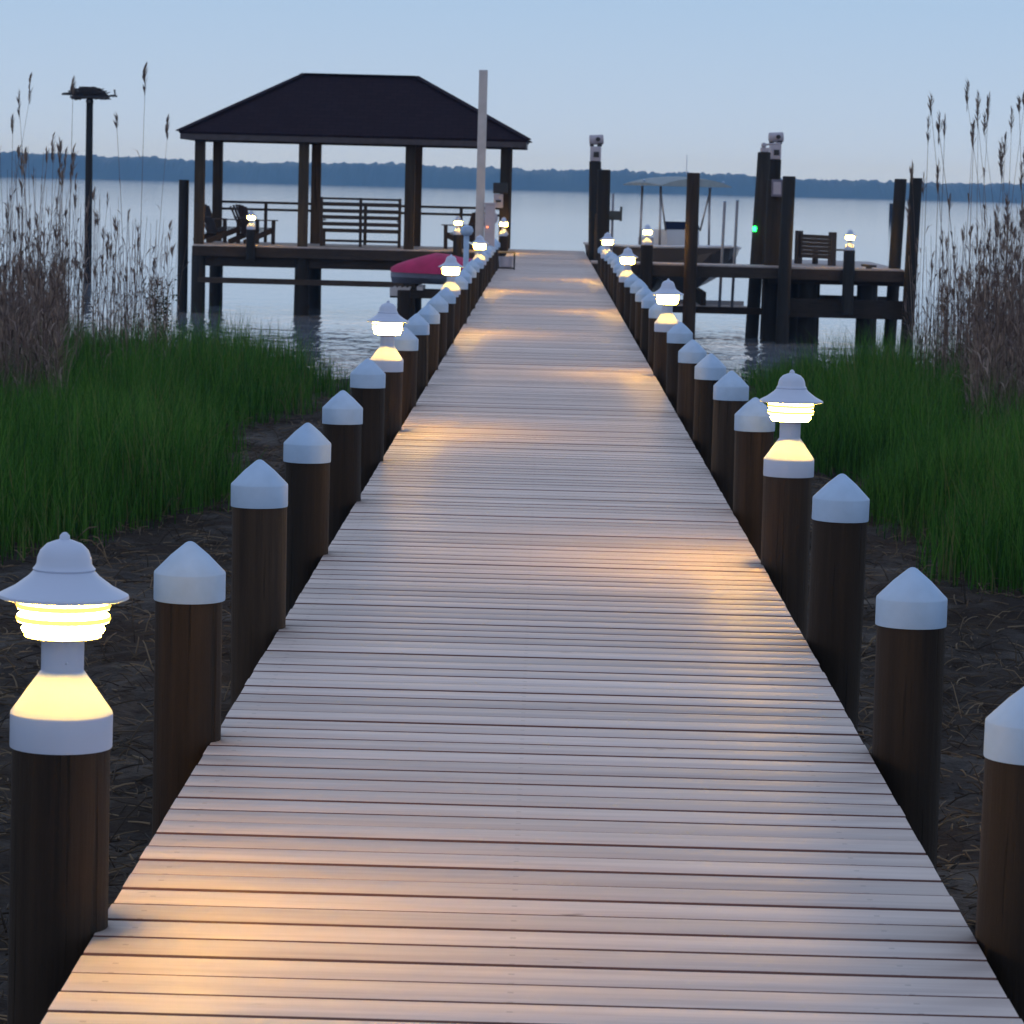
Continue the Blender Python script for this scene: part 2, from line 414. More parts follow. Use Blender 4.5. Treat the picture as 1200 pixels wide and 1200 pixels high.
# ------------------------------------------------------------------ pavilion
FY, BY = 73.6, 77.6
pav = empty('dock_pavilion', (-4.5, FY, 0), 0, 'open sided dock pavilion with dark hip roof on tall wooden posts left of the dock', 'pavilion')
def P(name, bm, m, parent=pav, smooth=None):
    o = link(name, bm, m, parent, smooth); 
    if parent == pav: o.location = (4.5, -FY, 0)
    return o
for px_ in (-8.1, -5.68, -3.2, -.99):
    for (yy, bot) in ((FY, -2.8), (BY, -2.8)):
        bm = NB(); box(bm, px_-.115, px_+.115, yy-.115, yy+.115, .0, 2.42, .008); P('post', bm, M_postw)
        bm = NB(); lathe(bm, [(.19 if px_ > -8 else .17, bot), (.165, 0-.24)], 18, cx=px_, cy=yy, irr=.05); P('pier', bm, M_pile_dark, smooth=40)
# floor
bm = NB(); y = FY-.14; 
while y < BY+.1:
    box(bm, -8.22, XL-.14 if y < 77.2 else -.9, y, y+.138, -.035, 0.0); y += .146
P('floor', bm, simple('pavilion_floor_boards', (.36, .33, .33), .6, var=.2))
for (yy) in (FY-.15, BY+.12):
    bm = NB(); box(bm, -8.24, -1.05, yy-.02, yy+.02, -.27, -.037); P('rim_joist', bm, M_frame)
for yy in (FY, BY):
    bm = NB(); box(bm, -8.2, -1.1, yy-.04, yy+.04, -.50, -.272); P('beam', bm, M_frame)
for yy in (FY-.13, ):
    bm = NB(); box(bm, -8.1, -3.3, yy-.04, yy+.04, -.89, -.76); P('cross_brace', bm, M_frame)
# header beams
for yy in (FY, BY):
    bm = NB(); box(bm, -8.25, -.75, yy-.06, yy+.06, 2.42, 2.56); P('header', bm, M_postw)
for xx in (-8.1, -.93):
    bm = NB(); box(bm, xx-.06, xx+.06, FY+.062, BY-.062, 2.42, 2.56); P('header', bm, M_postw)
# roof
ex0, ex1, ey0, ey1, ez = -8.56, -.47, FY-.5, BY+.5, 2.60
rx0, rx1, ry, rz_ = -5.85, -3.2, (FY+BY)/2, 4.06
bm = NB()
c = [bm.verts.new(p) for p in [(ex0, ey0, ez), (ex1, ey0, ez), (ex1, ey1, ez), (ex0, ey1, ez), (rx0, ry, rz_), (rx1, ry, rz_)]]
d = [bm.verts.new(p) for p in [(ex0+.03, ey0+.03, ez-.05), (ex1-.03, ey0+.03, ez-.05), (ex1-.03, ey1-.03, ez-.05), (ex0+.03, ey1-.03, ez-.05)]]
for f_ in [(0, 1, 5, 4), (1, 2, 5), (2, 3, 4, 5), (3, 0, 4)]: bm.faces.new([c[i] for i in f_])
for i in range(4): bm.faces.new((c[i], d[i], d[(i+1) % 4], c[(i+1) % 4]))
bm.faces.new((d[0], d[3], d[2], d[1]))
roof = P('roof', bm, M_roof)
bm = NB()
for a, b in [((rx0, ry, rz_), (rx1, ry, rz_)), ((ex0, ey0, ez), (rx0, ry, rz_)), ((ex1, ey0, ez), (rx1, ry, rz_)), ((ex1, ey1, ez), (rx1, ry, rz_)), ((ex0, ey1, ez), (rx0, ry, rz_))]:
    bar(bm, Vector(a)+Vector((0, 0, .012)), Vector(b)+Vector((0, 0, .012)), .2, .025)
link('ridge_cap', bm, M_roof, roof)
bm = NB()
box(bm, ex0+.04, ex1-.04, ey0+.04, ey0+.075, 2.42, 2.548); box(bm, ex0+.04, ex1-.04, ey1-.075, ey1-.04, 2.42, 2.548)
box(bm, ex0+.04, ex0+.075, ey0+.077, ey1-.077, 2.42, 2.548); box(bm, ex1-.075, ex1-.04, ey0+.077, ey1-.077, 2.42, 2.548)
P('fascia', bm, simple('fascia_paint', (.045, .036, .042), .6))
# rear rails
bm = NB()
for z in (.97, .80): box(bm, -7.98, -1.05, BY-.02, BY+.02, z-.03, z+.03)
for x in (-6.9, -4.45, -2.1): box(bm, x-.04, x+.04, BY-.065, BY-.022, 0, 1.0)
P('railing', bm, M_postw)

# furniture
def adirondack(loc, rz, lab):
    r = empty('adirondack_chair', loc, rz, lab, 'chair', 'adirondack chairs on the pavilion floor')
    m = M_furn   # faces +Y locally
    bm = NB()
    for i in range(6):
        s = i/5; y = -.22+.5*s; box(bm, -.27, .27, y-.04, y+.04, .24+.14*s-.01, .24+.14*s+.01)
    link('seat', bm, m, r)
    bm = NB()
    for i in range(6):
        x = -.25+.1*i; hgt = .93-.5*abs(x)**2*1.6
        bar(bm, (x*.8, -.20, .22), (x*1.12, -.52, hgt), .078, .02)
    bar(bm, (-.28, -.395, .62), (.28, -.395, .62), .05, .03); link('backrest', bm, m, r)
    for s in (-1, 1):
        bm = NB(); box(bm, s*.36-.06, s*.36+.06, -.42, .38, .555, .58); link('armrest', bm, m, r)
        bm = NB(); bar(bm, (s*.30, .33, 0), (s*.31, .33, .554), .03, .1); link('leg', bm, m, r)
        bm = NB(); bar(bm, (s*.29, -.55, .03), (s*.29, .34, .34), .03, .13); link('leg', bm, m, r)
    return r
adirondack((-7.82, 75.6, 0), -R(52), 'dark adirondack chair in the left corner of the pavilion, behind another chair')
adirondack((-6.98, 75.5, 0), -R(46), 'dark adirondack chair facing right beside the lamp on the left of the pavilion')
adirondack((-1.95, 75.4, 0), R(50), 'dark adirondack chair facing left in the right bay of the pavilion behind a lamp')
b = empty('slatted_bench', (-4.42, 75.1, 0), 0, 'wide dark slatted wooden bench seen from behind in the middle of the pavilion', 'bench')
bm = NB()
for z, h in ((1.13, .05), (1.00, .09), (.84, .09), (.69, .09), (.53, .09)):
    yy = -.09*(z-.4); box(bm, -.95, .95, yy-.012, yy+.012, z-h/2, z+h/2)
link('backrest', bm, M_furn, b)
for x in (-.93, 0, .93):
    bm = NB(); bar(bm, (x, .02, 0), (x, -.10, 1.16), .07, .05); link('upright', bm, M_furn, b)
bm = NB()
for i in range(5): box(bm, -.95, .95, .08+.1*i, .17+.1*i, .38, .41)
box(bm, -.95, .95, .03, .07, .33, .42); link('seat', bm, M_furn, b)
for x in (-.9, .9):
    bm = NB(); box(bm, x-.035, x+.035, .48, .55, 0, .379); link('leg', bm, M_furn, b)
    bm = NB(); box(bm, x-.04, x+.04, .0, .58, .60, .63); link('armrest', bm, M_furn, b)
bm = NB(); box(bm, -.9, .9, .03, .07, .10, .16); link('stretcher', bm, M_furn, b)

pile('piling', -6.86, FY-.28, .105, .37, 'short dark piling carrying the lamp in front of the left bay of the pavilion', grp='pilings that carry dock lamps', bot=-.36)
lamp_at(-6.86, FY-.28, 'lit dock lamp in front of the two chairs, on the left bay of the pavilion')
pile('piling', -2.05, FY-.28, .105, .37, 'short dark piling carrying the lamp in front of the right bay of the pavilion', grp='pilings that carry dock lamps', bot=-.36)
lamp_at(-2.05, FY-.28, 'lit dock lamp in front of the single chair, on the right bay of the pavilion')
pile('piling', -8.5, 73.9, .12, 1.47, 'slim dark freestanding piling just left of the pavilion', n=16)

# utility things at the left side of the dock
u = empty('davit_pole', (-1.16, 55.0, 0), 0, 'tall square grey metal pole rising above the left row of capped pilings', 'pole')
bm = NB(); box(bm, -.075, .075, -.06, .06, -2.6, 3.52, .006); link('mast', bm, M_alu, u)
bm = NB(); box(bm, -.10, .10, -.08, .08, -.1, .02, .004); link('collar', bm, M_alu, u)
u = empty('power_pedestal', (-.985, 54.9, 0), 0, 'lilac grey power pedestal with a small red light beside the tall metal pole', 'power box')
bm = NB(); box(bm, -.09, .09, -.07, .07, -.3, 1.20, .01); link('cabinet', bm, M_greybox, u)
bm = NB(); box(bm, -.10, .10, -.085, .085, 1.202, 1.235, .006); link('cabinet_lid', bm, M_greybox, u)
bm = NB(); box(bm, -.05, .05, -.078, -.072, .36, .40); link('socket_cover', bm, M_blackp, u)
bm = NB(); lathe(bm, [(.016, .80), (.018, .815), (.016, .83)], 10, cy=-.09, cx=-.04); link('indicator_light', bm, M_red, u)
u = empty('meter_box', (-1.02, FY-.13, 0), 0, 'pale meter box with a black hood fixed to the right front post of the pavilion', 'meter')
bm = NB(); box(bm, -.22, .0, -.14, -.02, 1.02, 1.34, .01); link('box', bm, M_greybox, u)
bm = NB(); lathe(bm, [(.06, 1.15), (.06, 1.2)], 16, cx=-.11, cy=-.14); link('dial', bm, M_blackp, u)
bm = NB(); box(bm, -.24, .10, -.18, -.02, 1.35, 1.60, .02); link('hood', bm, M_blackp, u)
u = empty('hose_reel', (-.99, 57.0, 0), 0, 'grey hose reel on a white post among the left pilings by the power pedestal', 'hose reel')
bm = NB(); tube(bm, [(-.08, 0, -.3), (-.08, 0, .95)], .03, 10); link('stand', bm, M_white, u, 40)
bm = NB(); tube(bm, [(-.02, -.1, .95), (-.02, .1, .95)], .10, 20); tube(bm, [(-.02, -.12, .95), (-.02, -.1, .95)], .13, 20); tube(bm, [(-.02, .1, .95), (-.02, .12, .95)], .13, 20); link('drum', bm, M_greybox, u, 40)
u = empty('guide_post', (-1.45, 57.5, 0), 0, 'thin white guide post with a round pale top near the covered watercraft', 'post')
bm = NB(); tube(bm, [(0, 0, -2.4), (0, 0, .62)], .05, 12); link('pipe', bm, M_white, u, 40)
bm = NB(); lathe(bm, [(0, .60), (.09, .63), (.13, .70), (.10, .78), (0, .81)], 16); link('float', bm, M_white, u, 50)
# bin
u = empty('dock_bin', (-.73, 58.3, 0), 0, 'small pale bin in a dark frame with a lid coloured orange like lamplight on the dock edge', 'bin')
bm = NB(); lathe(bm, [(.10, .035), (.12, .05), (.135, .22), (.135, .235)], 20); link('bucket', bm, M_greybox, u, 40)
bm = NB(); box(bm, -.17, .17, -.15, .15, .30, .33, .004); link('lid', bm, M_lid, u)
bm = NB()
for x in (-.155, .155):
    for y in (-.13, .13): box(bm, x-.015, x+.015, y-.015, y+.015, 0, .299)
box(bm, -.139, .139, -.14, -.12, .012, .032); box(bm, -.139, .139, .12, .14, .012, .032)
link('frame', bm, M_blackp, u)

# covered watercraft on its lift
u = empty('personal_watercraft', (-1.88, 63.3, -.20), R(68), 'personal watercraft under a magenta canvas cover held on a lift beside the dock', 'jet ski')
def loft(bm, secs, close=True):
    rings = [[bm.verts.new(p) for p in s] for s in secs]
    for a, b in zip(rings, rings[1:]):
        n = len(a)
        for k in range(n if close else n-1): bm.faces.new((a[k], a[(k+1) % n], b[(k+1) % n], b[k]))
    bm.faces.new(rings[0][::-1]); bm.faces.new(rings[-1])
    bmesh.ops.recalc_face_normals(bm, faces=bm.faces[:])
N = 14; secs = []; u.scale = (.86, .86, .86)
prof = [(-1.55, .30, .10), (-1.45, .50, .16), (-1.1, .56, .20), (-.6, .58, .30), (-.2, .58, .34), (.15, .58, .40), (.4, .56, .42), (.7, .52, .34), (1.05, .42, .24), (1.35, .26, .14), (1.52, .10, .06)]
for (y, w, h) in prof:
    s = [(w*1.03, y, -.03), (-w*1.03, y, -.03)]
    s = [(-w*1.03, y, -.06)] + [(w*math.cos(math.pi*(1-k/N)), y, h*abs(math.sin(math.pi*k/N))**.8 + .01*noise.noise(Vector((k, y*3, 1)))) for k in range(N+1)] + [(w*1.03, y, -.06)]
    secs.append(s)
bm = NB(); loft(bm, secs); link('cover', bm, M_pinkc, u, 60)
secs = []
for (y, w, h) in prof:
    w *= .97; secs.append([(-w, y, -.065), (-w*.95, y, -.17), (-w*.55, y, -.24), (0, y, -.32), (w*.55, y, -.24), (w*.95, y, -.17), (w, y, -.065)])
bm = NB(); loft(bm, secs); link('hull', bm, M_navy, u, 30)
bm = NB(); box(bm, -.45, -.15, -1.0, -.98, -.22, -.17); link('sticker', bm, M_orange, u)
lf = empty('watercraft_lift', (-1.98, 63.3, 0), 0, 'lift frame of dark beams and grey cradle under the covered watercraft', 'lift')
bm = NB()
for yy in (-.5, .5): box(bm, -1.1, 1.2, yy-.05, yy+.05, -.74, -.58)
link('beam', bm, M_frame, lf)
bm = NB()
for xx in (-1.05, -.95, -.85, -.75): box(bm, xx-.02, xx+.02, -.6, .6, -.576, -.545)
box(bm, -1.1, -.7, -.65, -.61, -.7, -.53); link('cradle', bm, M_alu, lf)
for xx in (-.5, .5):
    bm = NB(); bar(bm, (xx, -.7, -.54), (xx, .7, -.54), .12, .07); link('bunk', bm, M_alu, lf)
pile('piling', -2.78, 62.3, .13, -.58, 'short dark piling under the watercraft lift', m=M_pile)
pile('piling', -1.25, 62.3, .12, -.55, 'short dark piling at the dock side of the watercraft lift', m=M_pile)

# ------------------------------------------------------------------ side dock to the right
sd = empty('side_dock', (0, 66.0, 0), 0, 'side dock with a boat slip platform branching right from the main dock', 'dock')
bm = NB(); y = 66.0
x = .96
while x < 7.45: box(bm, x, min(x+.138, 7.5), 66.0, 67.35, -.035, -.002); x += .146
y = 67.36
while y < 73.3: box(bm, 5.25, 7.5, y, y+.138, -.035, -.002); y += .146
o = link('decking', bm, simple('side_dock_boards', (.30, .28, .29), .6, var=.2), sd); o.location = (0, -66, 0)
def S_(name, *bx, m=M_frame):
    bm = NB()
    for b_ in bx: box(bm, *b_)
    o = link(name, bm, m, sd); o.location = (0, -66, 0)
S_('rim_joist', (.96, 7.5, 65.96, 65.998, -.26, -.036))
S_('rim_joist', (.96, 5.2, 67.36, 67.398, -.26, -.036))
S_('rim_joist', (5.2, 5.238, 67.4, 73.4, -.30, -.036))
S_('rim_joist', (7.46, 7.498, 66.0, 73.4, -.26, -.036))
S_('beam', (4.7, 7.55, 66.3, 66.4, -.36, -.262))
S_('cross_beam', (1.2, 5.1, 67.42, 67.52, -1.07, -.93))
S_('cross_beam', (4.9, 7.6, 66.10, 66.18, -1.05, -.66))
S_('cross_beam', (4.9, 7.6, 70.0, 70.1, -1.05, -.70))
G_ = 'pilings around the side dock'
pile('piling', 3.03, 65.82, .135, 1.89, 'tall dark piling at the front of the side dock in front of the boat', grp=G_, m=M_pile)
pile('piling', 4.55, 68.0, .14, 2.38, 'tall leaning piling with the green light left of the white motor box', grp=G_, lean=(.035, 0))
pile('piling', 4.95, 69.6, .15, 2.25, 'thick dark piling under the right white motor box', grp=G_, lean=(.01, 0))
pile('piling', 5.0, 65.82, .135, 1.87, 'tall dark piling at the front of the side dock right of the motor box', grp=G_, lean=(.01, 0))
pile('piling', 4.82, 67.0, .17, 1.80, 'broad dark piling between the motor box piling and the front piling', grp=G_)
pile('piling', 7.40, 66.9, .13, 1.88, 'left one of the two tall pilings at the right end of the side dock', grp=G_, lean=(.03, 0))
pile('piling', 7.62, 65.82, .13, 1.90, 'right one of the two tall pilings at the right end of the side dock', grp=G_, lean=(.02, 0))
pile('piling', 2.11, 65.84, .13, .37, 'short brown piling carrying the lamp in front of the boat', grp=G_, m=M_pile)
lamp_at(2.11, 65.84, 'lit dock lamp in front of the boat at the left of the side dock')
pile('piling', 6.33, 65.84, .12, .37, 'short dark piling carrying the lamp at the right of the side dock', grp=G_, bot=-.95)
lamp_at(6.33, 65.84, 'lit dock lamp beside the dark bench at the right of the side dock')
S2 = 'pilings under the side dock platform'
for x, y, r, lab in [(5.55, 66.5, .2, 'thick dark piling under the left of the platform'), (5.95, 70.0, .16, 'dark piling set back under the middle left of the platform'),
                     (6.75, 66.5, .17, 'dark piling under the platform right of the open gap'), (7.2, 69.9, .15, 'dark piling set back under the right of the platform'),
                     (5.3, 68.3, .2, 'thick dark piling just right of the front piling under the platform'), (7.0, 68.2, .2, 'thick dark piling behind the two right pilings under the platform')]:
    pile('piling', x, y, r, -.30, lab, grp=S2)
# lift pilings by the main dock
pile('piling', 1.10, 71.0, .135, 2.12, 'tall dark piling under the left white motor box at the end of the dock', grp='boat lift pilings', lean=(-.02, 0))
pile('piling', 1.23, 68.1, .14, 1.92, 'tall dark piling just in front of the left motor box piling', grp='boat lift pilings', lean=(-.01, 0))
pile('piling', 1.22, 69.6, .15, .96, 'shorter thick piling against the left boat lift pilings', grp='boat lift pilings', m=M_pile)
def motor(loc, rz, lab):
    u = empty('lift_motor', loc, rz, lab, 'motor', 'boat lift motors')
    bm = NB(); box(bm, -.11, .11, -.14, .14, 0.014, .34, .02); link('gearbox', bm, M_greybox, u, 40)
    bm = NB(); tube(bm, [(-.14, 0, .48), (.16, 0, .50)], .11, 16); link('motor', bm, M_greybox, u, 40)
    bm = NB(); box(bm, -.06, .06, -.16, -.141, .10, .22); link('switch', bm, M_blackp, u)
    bm = NB(); box(bm, -.13, -.05, -.06, .06, .341, .40); box(bm, .04, .13, -.08, .08, .341, .42); tube(bm, [(.03, -.12, .50), (.03, -.16, .50)], .05, 10); link('bracket', bm, M_blackp, u)
motor((1.06, 71.0, 2.12), .1, 'white boat lift motor box on the tall piling at the dock end')
motor((4.98, 69.6, 2.25), .15, 'white boat lift motor box on the thick piling right of the boat')
u = empty('small_winch', (4.64, 68.0, 2.39), 0, 'small pale winch fitting on top of the leaning piling', 'winch')
bm = NB(); box(bm, -.09, .09, -.07, .07, 0.004, .10, .01); link('base', bm, M_greybox, u)
bm = NB(); tube(bm, [(-.02, -.07, .15), (-.02, .07, .15)], .055, 12); tube(bm, [(.0, 0, .16), (.34, 0, .2)], .02, 8); link('spool', bm, M_greybox, u, 40)
u = empty('control_box', (4.86, 66.8, 1.45), 0, 'flat grey control box mounted high on the broad dark piling', 'control box')
bm = NB(); box(bm, -.13, .09, -.12, .03, 0, .36, .01); link('cabinet', bm, simple('dark_grey_plastic', (.11, .11, .16), .5), u)
bm = NB(); box(bm, -.10, .06, -.125, -.121, .05, .31); link('door', bm, M_greybox, u)
u = empty('navigation_light', (4.47, 67.84, .75), 0, 'small bright green light on the leaning piling', 'light')
bm = NB(); lathe(bm, [(.0, -.06), (.035, -.05), (.045, 0), (.035, .05), (0, .06)], 14); link('lens', bm, M_green, u, 50)
bm = NB(); box(bm, -.04, .04, .04, .09, -.05, .05); link('bracket', bm, M_blackp, u)
u = empty('pole_bracket', (1.62, 70.0, 0), 0, 'thin grey guide pole with a dark bracket right of the boat lift pilings', 'guide pole')
bm = NB(); tube(bm, [(-.16, 0, -.6), (-.16, 0, 1.42)], .028, 10); link('pole', bm, M_pvc, u, 40)
bm = NB(); box(bm, -.26, .0, -.05, .05, .84, 1.04); box(bm, .001, .05, -.07, .07, .82, 1.14); link('bracket', bm, simple('green_grey_metal', (.04, .05, .05), .6), u)
for x, y, z0, z1, lab in [(3.83, 68.6, -1.02, 1.30, 'left one of two thin grey guide poles behind the side dock'), (4.09, 68.4, -1.02, 1.33, 'right one of two thin grey guide poles behind the side dock')]:
    u = empty('guide_pole', (x, y, 0), 0, lab, 'pole', 'thin guide poles of the boat lift')
    bm = NB(); tube(bm, [(-.02, 0, z0), (.025, 0, z1)], .032, 10); link('sleeve', bm, M_pvc, u, 40)
    bm = NB(); tube(bm, [(.025, 0, z1), (.026, 0, z1+.03)], .036, 10); link('end_cap', bm, M_white, u, 40)
# bench at the platform
b = empty('dock_bench', (5.85, 68.6, 0), R(-62), 'dark wooden high backed bench on the side dock platform left of the lamp', 'bench')
bm = NB()
for i in range(6): box(bm, -.60, .60, -.02, .02, .14+.085*i, .221+.085*i)
link('backrest', bm, M_furn, b)
for x in (-.67, .67):
    bm = NB(); box(bm, x-.07, x+.07, -.06, .06, 0, .72); link('upright', bm, M_furn, b)
    bm = NB(); box(bm, x-.06, x+.06, .40, .48, 0, .32); link('leg', bm, M_furn, b)
bm = NB()
for i in range(4): box(bm, -.73, .73, .08+.11*i, .18+.11*i, .322, .352)
link('seat', bm, M_furn, b)
u = empty('cleat', (6.78, 66.2, 0), 0, 'flat dark mooring cleat on the side dock right of the lamp', 'cleat')
bm = NB(); tube(bm, [(-.16, 0, .07), (.16, 0, .05)], .025, 8); link('horn', bm, M_blackp, u, 40)
bm = NB(); box(bm, -.06, .06, -.03, .03, -.001, .05); link('base', bm, M_blackp, u)

# ------------------------------------------------------------------ boat
bt = empty('motor_boat', (3.05, 73.6, 0), R(201), 'centre console motor boat with a grey canopy hanging on the lift right of the dock', 'boat')
def hsec(t):   # t 0 stern .. 1 bow
    y = -3.0 + 6.2*t
    b_ = 1.12*(1 - max(0, (t-.45)/.55)**2.3); b_ = max(b_, .04)
    sh = .20 + .20*max(0, t-.4)**1.5
    q_ = max(0, (t-.4)/.6); ch = -.50 + .72*q_**1.8; ke = -.92 + 1.10*q_**2.4
    ch = max(ch, ke+.12); cb = b_*(.84 - .25*max(0, t-.5))
    return y, b_, sh, ch, ke, cb
secs = []
for i in range(17):
    y, b_, sh, ch, ke, cb = hsec(i/16)
    yy = y + .0
    secs.append([(-b_, yy+.0, sh), (-(b_*.6+cb*.4), yy-.02, (sh+ch)/2), (-cb, yy-.1*i/16, ch), (-cb*.5, yy-.2*i/16, (ch+ke)/2-.02), (0, yy-.3*i/16, ke), (cb*.5, yy-.2*i/16, (ch+ke)/2-.02), (cb, yy-.1*i/16, ch), ((b_*.6+cb*.4), yy-.02, (sh+ch)/2), (b_, yy, sh), (b_*.86, yy, sh), (b_*.84, yy, sh-.35 if i < 15 else sh-.02), (-b_*.84, yy, sh-.35 if i < 15 else sh-.02), (-b_*.86, yy, sh)])
bm = NB(); loft(bm, secs); hull = link('hull', bm, M_hull, bt, 30)
bm = NB()
for s in (-1, 1):
    tube(bm, [(s*(hsec(i/16)[1]), hsec(i/16)[0], hsec(i/16)[2]+.01) for i in range(17)], .035, 8)
link('rub_rail', bm, M_gel, hull, 50)
bm = NB()
vs = box(bm, -.42, .42, -.45, .35, -.14, .62, .03); link('console', bm, M_gel, bt, 40)
bm = NB(); bar(bm, (0, .33, .63), (0, .18, .80), .86, .02); link('windshield', bm, M_winds, bt)
bm = NB(); box(bm, -.45, .45, -1.3, -.8, -.14, .42, .03); link('helm_seat', bm, M_gel, bt, 40)
secs = []
for i in range(9):
    y = -1.25+2.3*i/8; zt = 1.80 + .05*math.sin(math.pi*i/8); hw = 1.0 - .12*abs(i-4)/4
    secs.append([(hw*(-1+2*k/8), y, zt - .16*abs(-1+2*k/8)**2.2) for k in range(9)] + [(hw*(1-2*k/8), y, 1.62) for k in range(9)])
bm = NB(); loft(bm, secs); link('canopy', bm, M_ttop, bt, 50)
for sx_ in (-.62, .62):
    bm = NB(); tube(bm, [(sx_, .45, -.1), (sx_, .40, 1.61)], .03, 8); link('canopy_post', bm, M_alu, bt, 50)
    bm = NB(); tube(bm, [(sx_, -.75, -.1), (sx_, -.7, 1.61)], .03, 8); link('canopy_post', bm, M_alu, bt, 50)
    bm = NB(); tube(bm, [(sx_*.7, .33, .6), (sx_, .40, 1.5)], .022, 8); link('canopy_strut', bm, M_alu, bt, 50)
bm = NB(); tube(bm, [(-.1, .2, 1.9), (-.1, .2, 2.35)], [.012, .008], 6); link('antenna', bm, M_gel, bt)
for s in (-1, 1):
    bm = NB(); lathe(bm, [(0, 1.70), (.04, 1.74), (0, 1.78)], 10, cx=s*1.0, cy=.3); link('canopy_light', bm, M_white, bt)
bm = NB(); box(bm, -.2, .2, -3.45, -3.05, -.35, .14, .05); box(bm, -.08, .08, -3.35, -3.12, -1.15, -.35, .02); link('outboard_motor', bm, M_blackp, bt, 40)
lf = empty('boat_lift', (3.0, 73.6, 0), 0, 'boat lift cradle of beams holding the motor boat above the water', 'lift')
for yy in (-1.6, 1.6):
    bm = NB(); box(bm, -1.75, 1.75, yy-.08, yy+.08, -1.25, -1.06); link('cradle_beam', bm, M_alu, lf)
for xx in (-.6, .6):
    bm = NB(); bar(bm, (xx, -2.2, -.90), (xx, 2.2, -.90), .12, .3); link('bunk', bm, M_frame, lf)

# ------------------------------------------------------------------ nest platform
u = empty('nest_platform', (-13.36, 92, 0), 0, 'tall slim pole with a small flat platform standing in the water at far left', 'platform')
bm = NB(); lathe(bm, [(.12, -2.8), (.10, 3.75)], 12, irr=.05); link('pole', bm, M_pile_dark, u, 40)
bm = NB(); box(bm, -.5, .5, -.5, .5, 3.752, 3.80); bar(bm, (-.8, -.1, 3.85), (.8, .0, 3.83), .06, .05); bar(bm, (0, -.5, 3.66), (0, .5, 3.66), .08, .08); link('platform', bm, M_furn, u)
bm = NB()
for i in range(420):
    a = random.uniform(0, 6.28); r = random.uniform(.1, .52); z = random.uniform(3.83, 4.08) - .12*(r/.5)**2
    L_ = random.uniform(.15, .45); b_ = a + math.pi/2 + random.uniform(-.8, .8); dz = random.uniform(-.05, .06)
    c_ = Vector((r*math.cos(a), r*math.sin(a), z)); d_ = Vector((math.cos(b_), math.sin(b_), dz/L_))*L_/2
    tube(bm, [c_-d_, c_+d_], random.uniform(.008, .018), 4)
tube(bm, [(.6, 0, 3.84), (.74, 0, 3.86), (.72, 0, 4.02)], .03, 5); tube(bm, [(-.45, 0, 3.9), (-.78, 0, 3.86)], .035, 5)
o = link('bird_nest', bm, M_nest); o.location = (-13.36, 92, 0); tag(o, 'large untidy stick nest on top of the tall pole at far left', 'nest')
pile('channel_marker', 43.5, 400, .22, .5, 'tiny dark marker post far out in the water left of the two tall right pilings', 'marker post', bot=-2.8, n=8)

# ------------------------------------------------------------------ vegetation
def blades(name, P_, h, w, m, lean=.18, seg=3, taper=.15):
    n = len(P_); ang = rng.uniform(0, 2*np.pi, n); la = rng.uniform(0, 2*np.pi, n); lm = np.abs(rng.normal(0, lean, n))*h
    sx = np.cos(ang)*w/2; sy = np.sin(ang)*w/2
    V = np.zeros((n, 2*seg+1, 3), np.float32)
    for s in range(seg):
        t_ = s/seg; ww = 1 - (1-taper)*t_*.8
        cx = P_[:, 0] + np.cos(la)*lm*t_**2; cy = P_[:, 1] + np.sin(la)*lm*t_**2; cz = P_[:, 2] + h*t_
        V[:, 2*s] = np.stack([cx-sx*ww, cy-sy*ww, cz], 1); V[:, 2*s+1] = np.stack([cx+sx*ww, cy+sy*ww, cz], 1)
    V[:, 2*seg] = np.stack([P_[:, 0]+np.cos(la)*lm, P_[:, 1]+np.sin(la)*lm, P_[:, 2]+h*(1-.1*(lm/h)**2)], 1)
    pat = []; sz = []
    for s in range(seg-1): pat += [2*s, 2*s+1, 2*s+3, 2*s+2]; sz.append(4)
    pat += [2*seg-2, 2*seg-1, 2*seg]; sz.append(3)
    off = (np.arange(n)*(2*seg+1))[:, None]
    L = (np.array(pat)[None, :] + off).ravel(); S = np.tile(sz, n)
    return V.reshape(-1, 3), L, S

def scatter(n, sgn, y0, y1, keep):
    out = []
    while len(out) < n:
        y = random.uniform(y0, y1); x = random.uniform(2.0, .19*y + 2.2)
        p = keep(x, y)
        if random.random() < p: out.append((sgn*x, y))
    return out
def grass_edge(y, sgn):
    base = 3.0 + .35*math.sin(y*.45 + sgn) + .25*math.sin(y*1.3)
    if y < 26: base += (26-y)*.28
    if sgn > 0: base -= .35
    if y > 44: base += .0
    return base
for sgn, nm, lab in ((-1, 'marsh_grass', 'dense bright green marsh grass left of the dock'), (1, 'marsh_grass', 'dense dark green marsh grass right of the dock')):
    def keep(x, y):
        e = grass_edge(y, sgn); d = x - e
        cl = .55 + .6*noise.noise(Vector((x*1.1*sgn, y*.5, 9)))
        k = min(1, max(0, d/.5 + .12))
        if y < 20.5: k *= max(0, (y-17)/3.5)
        return k*min(1, max(.15, cl))
    pts = scatter(66000, sgn, 17, 50, keep)
    Pn = np.array([(x, y, zground(x, y)-.02) for x, y in pts], np.float32)
    hn = np.array([.78 + .40*noise.noise(Vector((x*.8, y*.5, 2))) + .24*noise.noise(Vector((x*2.8, y*2, 7))) for x, y in pts])
    edge = np.array([min(1, .45 + max(0, abs(x)-grass_edge(y, sgn))*.6) for x, y in pts])
    far = np.clip((50.5-Pn[:, 1])/6, .6, 1)
    h = hn*edge*far*rng.uniform(.55, 1.25, len(pts)); w = rng.uniform(.007, .013, len(pts))
    V, L, S = blades('g', Pn, h, w, M_grass, .26)
    tag(mesh_np(nm, V, L, S, M_grass), lab, 'marsh grass', kind='stuff')

